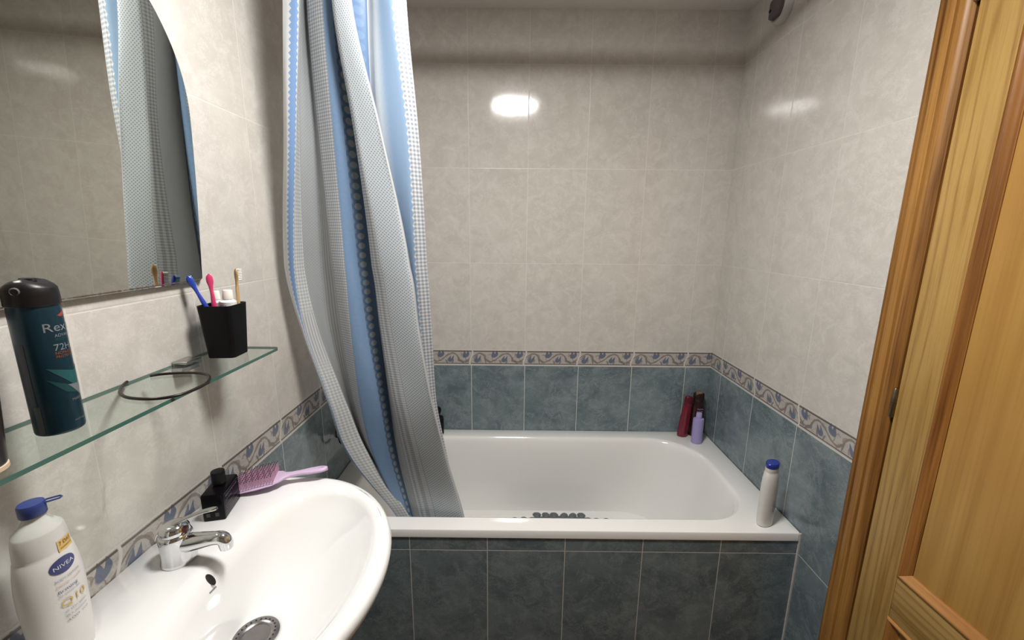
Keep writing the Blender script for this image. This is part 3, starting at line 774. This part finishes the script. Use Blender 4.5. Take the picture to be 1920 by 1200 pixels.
# ------------------------------------------------------------------ deodorant spray
DC = Vector((-1.5190, -1.3455, TOP)); DRd = .0236; DH = .171
deo = thing('deodorant_spray', DC, 'dark teal aerosol deodorant can with black cap on the glass shelf', 'deodorant')
TEAL = flat('teal_metal', (.006, .034, .055), .34, .35, coat=.15, var=.1, scale=20)
g = G(); g.lathe([(.0215, .0), (.0229, .0012), (.0236, .004), (.0236, .160), (.0232, .165), (.0216, .170)], DC, 64); g.obj('can', TEAL, deo)
BLKCAP = flat('cap_black', (.009, .008, .009), .38, spec=.35)
toc = math.atan2(CAM.y-DC.y, CAM.x-DC.x)     # direction of the camera, used as the label's facing
g = G(); ls = []
for z_, r in ((.1655, .0236), (.1665, .0245), (.180, .0243), (.187, .0236), (.193, .0214), (.1968, .0168), (.1985, .0090), (.1988, .0005)):
    ls.append([DC+Vector((r*math.cos(q)*(1.02), r*math.sin(q), z_-(.004*math.cos(q-toc-1.0)**2 if r < .022 else 0))) for q in [2*PI*k/48 for k in range(48)]])
g.loops(ls, True, True); g.obj('cap', BLKCAP, deo)
def cyl(r, z, ang0, c=DC): return lambda x_, y_: Vector((c.x+r*math.cos(ang0+x_/r), c.y+r*math.sin(ang0+x_/r), z+y_))
a0 = toc+.08
g = G()    # recessed press pad and nozzle on the cap
mt = Matrix.Rotation(toc+.45, 3, 'Z')
g.loops([[DC+Vector((0, 0, .1955+.0008*s))+mt @ Vector((.0115*math.cos(q)*k+.0, .0065*math.sin(q)*k+.000, 0)) for q in [2*PI*j/24 for j in range(24)]] for s, k in ((0, 1), (4.2, .95), (4.6, .7))])
g.obj('press_pad', flat('pad_black', (.005, .0045, .005), .5), deo)
dn = Vector((math.cos(toc-.55), math.sin(toc-.55), 0)); pn = DC+dn*.0213+Vector((0, 0, .1845))
g = G(); g.lathe([(.0052, 0), (.0052, .0022), (.0040, .003), (.0034, .0018), (.0005, .0015)], pn, 20, M=dn.to_track_quat('Z', 'Y').to_matrix()); g.obj('nozzle', flat('nozzle_grey', (.16, .16, .17), .35), deo)
PRW = flat('print_pale', (.19, .215, .23), .4); PRO = flat('print_orange', (.26, .075, .035), .4); PRT = flat('print_teal', (.014, .085, .090), .35); PRG = flat('print_silver', (.21, .23, .25), .35, .3); PRL = flat('print_white', (.62, .64, .68), .4)
rr_ = DRd+.0003
print_on('brand_name', 'Rexona', .0155, cyl(rr_, DC.z+.1330, a0), PRW, deo, .052)
print_on('print_small', 'ADVANCED', .0055, cyl(rr_, DC.z+.1255, a0+.42), PRW, deo)
print_on('print_small', 'PROTECTION', .0034, cyl(rr_, DC.z+.1215, a0+.42), PRT, deo)
print_on('print_number', '72H', .0120, cyl(rr_, DC.z+.1085, a0+.28), PRW, deo)
print_on('print_small', 'NON-STOP', .0052, cyl(rr_, DC.z+.1035, a0+.30), PRO, deo)
print_on('print_small', 'PROTECTION', .0044, cyl(rr_, DC.z+.0990, a0+.30), PRO, deo)
print_on('print_small', 'MARINE', .0050, cyl(rr_, DC.z+.0400, a0+.60), PRG, deo)
print_on('print_small', 'ANTI-PERSPIRANT', .0034, cyl(rr_, DC.z+.0130, a0+.52), PRG, deo)
def poly_on(name, pts_, mat, r=rr_, ang=a0, zb=DC.z, par=None):
    # subdivide a convex polygon fan so that it follows the cylinder
    f = cyl(r, zb, ang); g = G(); n = 12
    c = (sum(p[0] for p in pts_)/len(pts_), sum(p[1] for p in pts_)/len(pts_))
    for i in range(len(pts_)):
        a = pts_[i]; b = pts_[(i+1) % len(pts_)]; grid = []
        for u_ in range(n+1):
            row = []
            for v_ in range(n+1):
                e = (a[0]+(b[0]-a[0])*v_/n, a[1]+(b[1]-a[1])*v_/n); row.append(f(c[0]+(e[0]-c[0])*u_/n, c[1]+(e[1]-c[1])*u_/n))
            grid.append(row)
        V_ = [p for r2 in grid for p in r2]; g.add(V_, [(p*(n+1)+q, p*(n+1)+q+1, (p+1)*(n+1)+q+1, (p+1)*(n+1)+q) for p in range(n) for q in range(n)])
    return mesh_obj(name, g.v, g.f, mat, par or deo, True)
poly_on('emblem', [(-.004, .088), (.024, .079), (.026, .060), (.019, .062)], PRT)
poly_on('emblem', [(.048, .088), (.024, .079), (.026, .060), (.031, .062)], PRT)
poly_on('emblem', [(-.006, .074), (.012, .064), (.026, .048), (.010, .054)], flat('print_teal_dark', (.010, .055, .062), .35))
poly_on('emblem', [(.013, .063), (.026, .061), (.0275, .045)], PRG, rr_+.0002)
poly_on('emblem', [(.039, .063), (.026, .061), (.0275, .045)], PRG, rr_+.0002)
poly_on('emblem', [(.017, .152), (.028, .157), (.030, .153), (.022, .150)], flat('print_red', (.30, .05, .035), .4))
poly_on('side_panel', [(-.0235, .004), (-.0165, .004), (-.0165, .040), (-.0235, .040)], flat('panel_grey', (.05, .06, .065), .4))
poly_on('side_panel', [(-.029, .042), (-.019, .042), (-.019, .120), (-.029, .120)], flat('panel_dark', (.016, .026, .038), .4))

# dark bottle cut by the left edge of the view
KC = Vector((-1.4990, -1.4520, TOP))
kb = thing('dark_bottle', KC, 'dark brown bottle with a pale base ring at the near end of the glass shelf', 'bottle')
g = G(); g.lathe([(.0245, .006), (.0256, .009), (.0305, .080), (.0318, .108), (.0290, .120), (.014, .127), (.0005, .128)], KC, 48); g.obj('body', flat('dark_brown_gloss', (.018, .011, .009), .3, coat=.1), kb)
g = G(); g.lathe([(.0245, 0), (.0258, .001), (.0258, .0055), (.0245, .0062)], KC, 48); r_ = g.obj('base_ring', flat('cream_ring', (.62, .46, .33), .4), kb); r_['label'] = 'cream ring round the foot'
g = G(); g.lathe([(.0140, .1265), (.0140, .145), (.0130, .147), (.0005, .147)], KC, 32); g.obj('cap', BLKCAP, kb)

# ------------------------------------------------------------------ black square bottle on the washbasin
BC = Vector((-1.5325, -1.077, 0)); BR_ = math.radians(13); bz = surfz(BC.x, BC.y)+.0004; BC.z = bz
bb = thing('black_bottle', BC, 'small square black bottle with a round cap between the tap and the hairbrush', 'bottle')
g = G(); g.loops([sq_loop(BC, .0195, .0375, .003, bz, BR_), sq_loop(BC, .0200, .0380, .0035, bz+.001, BR_), sq_loop(BC, .0200, .0380, .0035, bz+.0545, BR_), sq_loop(BC, .0185, .0365, .003, bz+.057, BR_), sq_loop(BC, .012, .012, .006, bz+.0585, BR_)])
g.obj('body', flat('black_glass', (.003, .0028, .004), .25, spec=.12), bb)
g = G(); g.lathe([(.0105, .058), (.0105, .062), (.0125, .063), (.0125, .087), (.0118, .0885), (.0005, .089)], BC, 40); g.obj('cap', BLK_PL, bb)
Rm = Matrix.Rotation(BR_, 3, 'Z')
face = lambda x_, y_: BC+Rm @ Vector((.0203, -.031+x_, 0))+Vector((0, 0, y_))
LBL = flat('print_grey', (.13, .12, .145), .4)
for y0_, h_ in ((.0135, .0006), (.0245, .0006), (.0515, .0006)):
    g = G(); g.add([face(0, y0_), face(.062, y0_), face(.062, y0_+h_), face(0, y0_+h_)], [(0, 1, 2, 3)]); mesh_obj('label_line', g.v, g.f, LBL, bb, False)
for t_, s_, y_ in (('MAKE-UP REMOVER', .0062, .0430), ('gentle cleansing', .0042, .0350), ('for all skin types', .0040, .0180)):
    print_on('label_text', t_, s_, lambda a, b, y_=y_: face(a+.003, b+y_), LBL, bb)
g = G()
for q in (-.010, .006):
    for k in range(1):
        c = BC+Rm @ Vector((q, -.0383, .013)); g.add([c+Rm @ Vector((-.003, 0, -.004)), c+Rm @ Vector((.004, 0, -.004)), c+Rm @ Vector((.004, 0, .004)), c+Rm @ Vector((-.003, 0, .004))], [(0, 1, 2, 3)])
mesh_obj('label_mark', g.v, g.f, flat('mark_grey', (.03, .03, .033), .4), bb, False)

# ------------------------------------------------------------------ hairbrush
PKB = flat('pale_pink_plastic', (.56, .42, .60), .35, coat=.2)
def on(px, py, z): return hit(px, py, 2, z)
P0 = Vector((-1.549, -1.014, .9125)); P3 = Vector((-1.362, -.958, .931))
hbv = (P3-P0); ax = hbv.normalized(); sd = Vector((0, 0, 1)).cross(ax).normalized(); nu = ax.cross(sd)
hbT = thing('hairbrush', P0, 'pale pink hairbrush lying bristles up on the washbasin beside the black bottle', 'hairbrush')
LT = hbv.length
prof = [(0, .010), (.03, .021), (.10, .0310), (.25, .034), (.40, .032), (.48, .024), (.54, .0125), (.60, .0085), (.70, .0085), (.82, .0115), (.92, .0120), (.97, .009), (1, .003)]
g = G(); ls = []
for i in range(61):
    t = i/60
    for (a, ra), (c, rc) in zip(prof, prof[1:]):
        if a <= t <= c:
            f = (t-a)/(c-a); f = f*f*(3-2*f); r = ra+(rc-ra)*f; break
    lift = .0  # slight arch
    arch = .004*math.sin(t*PI)
    p = P0+ax*LT*t+nu*(arch)
    th = .0042 if t < .5 else .0050
    ls.append([p+sd*r*math.cos(q)+nu*th*math.copysign(abs(math.sin(q))**.7, math.sin(q)) for q in [2*PI*k/20 for k in range(20)]])
g.loops(ls); g.obj('handle', PKB, hbT)
gb = G(); gt_ = G()
for i in range(14):
    for j in range(-5, 6):
        t = .045+i*.030; 
        r = .031 if t > .08 else .022
        off = j*.0058
        if abs(off) > r-.001: continue
        p = P0+ax*LT*(t)+sd*off+nu*(.004*math.sin(t*PI)+.003)
        q = p+nu*.0200+ax*.001*math.sin(i*3+j)+sd*.0006*j
        gb.tube([p, q], [.0009, .00075], 6); gt_.lathe([(.0002, -.0012), (.0012, -.0003), (.0010, .0010), (.0002, .0014)], q, 6)
tag(gb.obj('bristles', flat('pink_bristle', (.50, .29, .40), .5), hbT), kind='stuff')
tag(gt_.obj('bristle_tips', flat('tip_black', (.02, .015, .018), .4), hbT), 'black tips of the bristles', kind='stuff')
hs = P0+ax*LT*.93+nu*.0060
g = G(); g.tube([hs-sd*.003-ax*.006, hs+sd*.001, hs-sd*.002+ax*.006], .0006, 6); g.obj('embossed_mark', flat('mark_mauve', (.30, .16, .26), .5), hbT)

# ------------------------------------------------------------------ lotion bottle on the washbasin, near left
LC = Vector((-1.532, -1.386, 0)); LC.z = surfz(LC.x, LC.y)+.0004
lo = thing('lotion_bottle', LC, 'large white body lotion bottle with a blue cap beside the tap', 'bottle')
LOTM = flat('lotion_white', (.66, .65, .63), .35, coat=.15, var=.02)
LR = math.atan2(CAM.y-LC.y, CAM.x-LC.x)+PI/2+.68     # wide axis roughly across the line of sight
def ell(a, b, z_, n=64): 
    Mx = Matrix.Rotation(LR, 3, 'Z'); return [LC+Mx @ Vector((a*math.cos(q), b*math.sin(q), z_)) for q in [2*PI*k/n for k in range(n)]]
LP = [(.034, .020, 0), (.038, .024, .003), (.0405, .0265, .02), (.0425, .028, .06), (.0440, .029, .095), (.0435, .0285, .115), (.0410, .027, .135), (.0370, .025, .152), (.0350, .0240, .1545), (.0355, .0242, .157), (.0340, .0235, .172), (.0315, .0225, .182), (.0300, .0220, .1845), (.0240, .0195, .191), (.0170, .0160, .197), (.0150, .0150, .199), (.0138, .0138, .209)]
LP = [(a*.80 if z_ < .19 else a*.74, b*.93 if z_ < .19 else b*.74, z_) for a, b, z_ in LP]
LS = 1.07
g = G(); g.loops([ell(a, b, z_*LS) for a, b, z_ in LP]); g.obj('body', LOTM, lo)
BLUEC = flat('navy_cap', (.035, .055, .22), .35)
g = G(); g.lathe([(.0122, .2035*LS), (.0129, .2045*LS), (.0129, .2165*LS), (.0120, .2190*LS), (.0005, .2195*LS)], LC, 48); g.obj('cap', BLUEC, lo)
cd_ = Vector((math.cos(.75), math.sin(.75), 0))
g = G(); c = LC+cd_*.0122+Vector((0, 0, .2165*LS)); s2 = Vector((-cd_.y, cd_.x, 0))
g.tube([c-s2*.004, c+cd_*.006-s2*.0042, c+cd_*.013-s2*.0035, c+cd_*.0145, c+cd_*.013+s2*.0035, c+cd_*.006+s2*.0042, c+s2*.004], .0012, 8); g.obj('cap_tab', BLUEC, lo)
def lface(x_, zz, off=.0005):
    zs = zz/LS
    for (a1, b1, z1_), (a2, b2, z2_) in zip(LP, LP[1:]):
        if z1_ <= zs <= z2_: f = (zs-z1_)/(z2_-z1_); a = a1+(a2-a1)*f; b = b1+(b2-b1)*f; break
    th = -PI/2+x_/((a+b)/2); Mx = Matrix.Rotation(LR, 3, 'Z')
    if (Mx @ Vector((0, -1, 0))).dot(CAM-LC) < 0: th = PI/2+x_/((a+b)/2)
    return LC+Mx @ Vector(((a+off)*math.cos(th), (b+off)*math.sin(th), zz))
NAVY = flat('print_navy', (.045, .05, .16), .35); GOLD = flat('print_gold', (.60, .40, .12), .4); PGREY = flat('print_lineGrey', (.22, .22, .30), .4); SALM = flat('print_salmon', (.60, .38, .33), .4)
X0 = -.002
def lpoly(name, pts_, mat, off=.0006):
    g = G(); n = 10; c = (sum(p[0] for p in pts_)/len(pts_), sum(p[1] for p in pts_)/len(pts_))
    for i in range(len(pts_)):
        a = pts_[i]; b = pts_[(i+1) % len(pts_)]; V_ = []
        for u_ in range(n+1):
            for v_ in range(3): e = (a[0]+(b[0]-a[0])*v_/2, a[1]+(b[1]-a[1])*v_/2); V_.append(lface(c[0]+(e[0]-c[0])*u_/n, c[1]+(e[1]-c[1])*u_/n, off))
        g.add(V_, [(p*3+q, p*3+q+1, (p+1)*3+q+1, (p+1)*3+q) for p in range(n) for q in range(2)])
    return mesh_obj(name, g.v, g.f, mat, lo, True)
zl = .137*LS
lpoly('logo_oval', [(X0+.0135*math.cos(q), zl+.0105*math.sin(q)) for q in [2*PI*k/28 for k in range(28)]], NAVY)
def ltxt(t, s, x_, z_, mat, wd=None, off=.0010): return print_on('print_text', t, s, lambda a, b: lface(x_+a, z_+b, off), mat, lo, wd)
ltxt('NIVEA', .0072, X0-.0105, zl-.0026, PRL, .021)
lpoly('sticker', [(X0+.000, .152*LS+.0005), (X0+.019, .152*LS), (X0+.019, .167*LS), (X0+.000, .167*LS)], flat('sticker_yellow', (.62, .43, .14), .45))
ltxt('7 DAY', .0075, X0+.0015, .1605*LS, flat('print_brown', (.25, .08, .04), .4), .016)
ltxt('moisture', .0038, X0+.002, .1555*LS, flat('print_brown', (.25, .08, .04), .4), .015)
ltxt('BODY LOTION', .0042, X0-.012, .1195*LS, PGREY, .026); ltxt('REPAIR + CARE', .0042, X0-.012, .1125*LS, SALM, .027)
ltxt('firming', .0056, X0-.012, .1045*LS, NAVY, .020)
ltxt('for smooth skin', .0036, X0-.012, .0995*LS, PGREY, .022)
ltxt('Q10', .0150, X0-.012, .0845*LS, GOLD, .027)
for k in range(3): ltxt(('all skin types', '48 h moisture', '400 ml')[k], .0040, X0-.010, (.0760-.0065*k)*LS, PGREY, .024)

# clear plastic cup on the wall behind it
wc = thing('clear_wall_cup', (-L, -1.322, 1.07), 'clear plastic cup fixed to the wall tiles just behind the lotion bottle', 'wall cup')
CLR = glassm('clear_plastic', (.988, .988, .985), .55, .05)
c = Vector((-L+.0365, -1.322, 1.050)); g = G()
g.lathe([(.0005, 0), (.024, .001), (.031, .008), (.036, .025), (.0385, .048), (.0400, .058), (.0385, .0585), (.0370, .048), (.0345, .026), (.0295, .010), (.0005, .0035)], c, 48, .88, 1.0); g.obj('cup', CLR, wc)
g = G(); g.box((-L, -1.332, 1.080), (-L+.004, -1.312, 1.098)); g.obj('wall_plate', CLR, wc, bevel=.002)

# ------------------------------------------------------------------ bottles on the bath rim
RZ = .5568
def lathe_bottle(name_, c, parts, label, cat='bottle', sx=1, sy=1, rot=0, tilt=None):
    t = thing(name_, (c[0], c[1], RZ), label, cat, None)
    Mx = Matrix.Rotation(rot, 3, 'Z')
    if tilt: Mx = Matrix.Rotation(tilt[0], 3, 'X') @ Matrix.Rotation(tilt[1], 3, 'Y') @ Mx
    out = []
    for pn, prof, mat in parts:
        g = G(); g.lathe(prof, (c[0], c[1], RZ), 40, sx, sy, 0, M=Mx); out.append(g.obj(pn, mat, t))
    return t, Mx
REDM = flat('wine_red', (.16, .008, .022), .25, coat=.4); BRN = flat('deep_brown', (.030, .008, .010), .22, coat=.4); LAV = flat('lavender', (.34, .30, .56), .35); GOLDC = flat('gold_cap', (.50, .30, .14), .3, .6)
lathe_bottle('shampoo_bottle', (-.122, -.045), [('body', [(.020, 0), (.0225, .002), (.0232, .03), (.0225, .08), (.020, .13), (.017, .165)], REDM), ('cap', [(.0175, .164), (.0180, .168), (.0170, .192), (.013, .198), (.0005, .199)], flat('wine_cap', (.10, .006, .018), .3))], 'wine-red shampoo bottle leaning in the back corner of the bath rim', 'shampoo', 1.05, .75, 0, (.0, .085))
tb, Mx = lathe_bottle('shampoo_bottle', (-.056, -.034), [('body', [(.026, 0), (.0285, .002), (.0295, .03), (.0290, .10), (.0265, .150), (.0225, .172)], BRN), ('cap', [(.0230, .171), (.0235, .174), (.0225, .207), (.0205, .2095), (.0005, .211)], flat('cap_deep_brown', (.022, .007, .008), .25))], 'tall dark brown shampoo bottle with a gold-topped cap in the back corner', 'shampoo', 1.1, .8)
g = G(); g.lathe([(.0125, .2095), (.0125, .2125), (.0005, .2130)], (-.056, -.036, RZ), 24, 1.2, .8); gd_ = g.obj('gold_disc', GOLDC, tb); cp_b = [c for c in tb.children if c.name.startswith('cap')][0]; gd_.parent = cp_b; gd_.location = (0, 0, 0)
for k, (t_, s_) in enumerate((('TOTAL', .0100), ('REPAIR', .0090))):
    print_on('label_text', t_, s_, lambda a, b, k=k: Vector((-.056-.0315*1.0*math.cos(1.15+a/.030), -.034-.0243*math.sin(1.15+a/.030), RZ+.135-k*.012+b)), flat('print_pale2', (.45, .42, .48), .4), tb)
lathe_bottle('shampoo_bottle', (-.081, -.108), [('body', [(.0215, 0), (.0238, .002), (.0242, .01), (.0242, .111), (.0225, .117), (.012, .119)], LAV), ('cap', [(.0125, .118), (.0130, .120), (.0130, .124), (.0125, .142), (.0115, .1435), (.0005, .144)], flat('lavender_cap', (.40, .35, .62), .35))], 'small lavender bottle in front of the dark brown one on the bath rim', 'bottle', 1.0, .8)
# white bottle with blue cap at the front right corner
WC = (-.092, -.648)
WHT = flat('milk_white', (.72, .71, .68), .35, coat=.15, var=.02)
tb, Mx = lathe_bottle('shower_bottle', WC, [('body', [(.0260, 0), (.0300, .003), (.0315, .02), (.0320, .10), (.0315, .14), (.0300, .165), (.0265, .186), (.0245, .190), (.0250, .192), (.0248, .205)], WHT), ('cap', [(.0250, .2045), (.0256, .207), (.0256, .218), (.0235, .2205), (.0005, .2215)], flat('royal_cap', (.015, .035, .27), .3, coat=.3))], 'white bottle with a royal blue cap at the front right corner of the bath', 'bottle', 1.0, .68, 0.55)
Rb = Matrix.Rotation(.55, 3, 'Z')
def wface(a, b): # label on the right-hand flank, text running up the bottle
    q = -1.38-a/.026; return Vector((WC[0], WC[1], RZ+b))+Rb @ Vector((.0326*math.cos(q), .0326*.68*math.sin(q), 0))
LILAC = flat('print_lilac', (.18, .16, .36), .4)
for t_, s_, q0 in (('Shower', .016, -.012), ('cream', .011, .000), ('with care oil', .008, .010)):
    print_on('label_text', t_, s_, lambda a, b, q0=q0: wface(q0+b-.004, .055+a), LILAC, tb)

# black pump bottle behind the curtain
lathe_bottle('pump_bottle', (-1.274, -.045), [('body', [(.026, 0), (.0290, .003), (.0290, .070), (.0270, .082), (.014, .088)], BLK_PL), ('pump', [(.006, .086), (.006, .100), (.0155, .102), (.0190, .112), (.0185, .124), (.011, .132), (.0005, .134)], BLK_PL)], 'black pump bottle on the back rim of the bath, half behind the curtain', 'bottle')

# bath mixer on the left wall, mostly behind the curtain
TP = Vector((-L, -.395, .735)); tpT = thing('bath_faucet', TP, 'dark chrome bath mixer with a round loop on the left wall behind the curtain', 'faucet')
DCH = flat('dark_chrome', (.16, .16, .16), .15, 1.0)
g = G(); g.lathe([(.030, 0), (.030, .006), (.018, .012), (.016, .045), (.022, .048), (.022, .075), (.018, .080), (.0005, .081)], TP+Vector((0, .02, 0)), 32, M=Matrix.Rotation(PI/2, 3, 'Y')); g.obj('body', DCH, tpT)
g = G(); g.tube([TP+Vector((.020+.012*math.sin(q*.5), -.015+.034*math.cos(q), .008+.040*math.sin(q))) for q in [PI*.1+1.55*PI*k/26 for k in range(27)]], .0042, 10); g.obj('hose_loop', BLK_PL, tpT)
g = G(); g.tube(smooth_path([TP+Vector((.06, .02, -.005)), TP+Vector((.10, .02, -.012)), TP+Vector((.125, .02, -.035))], 12), .010, 16); g.obj('spout', CHROME, tpT)
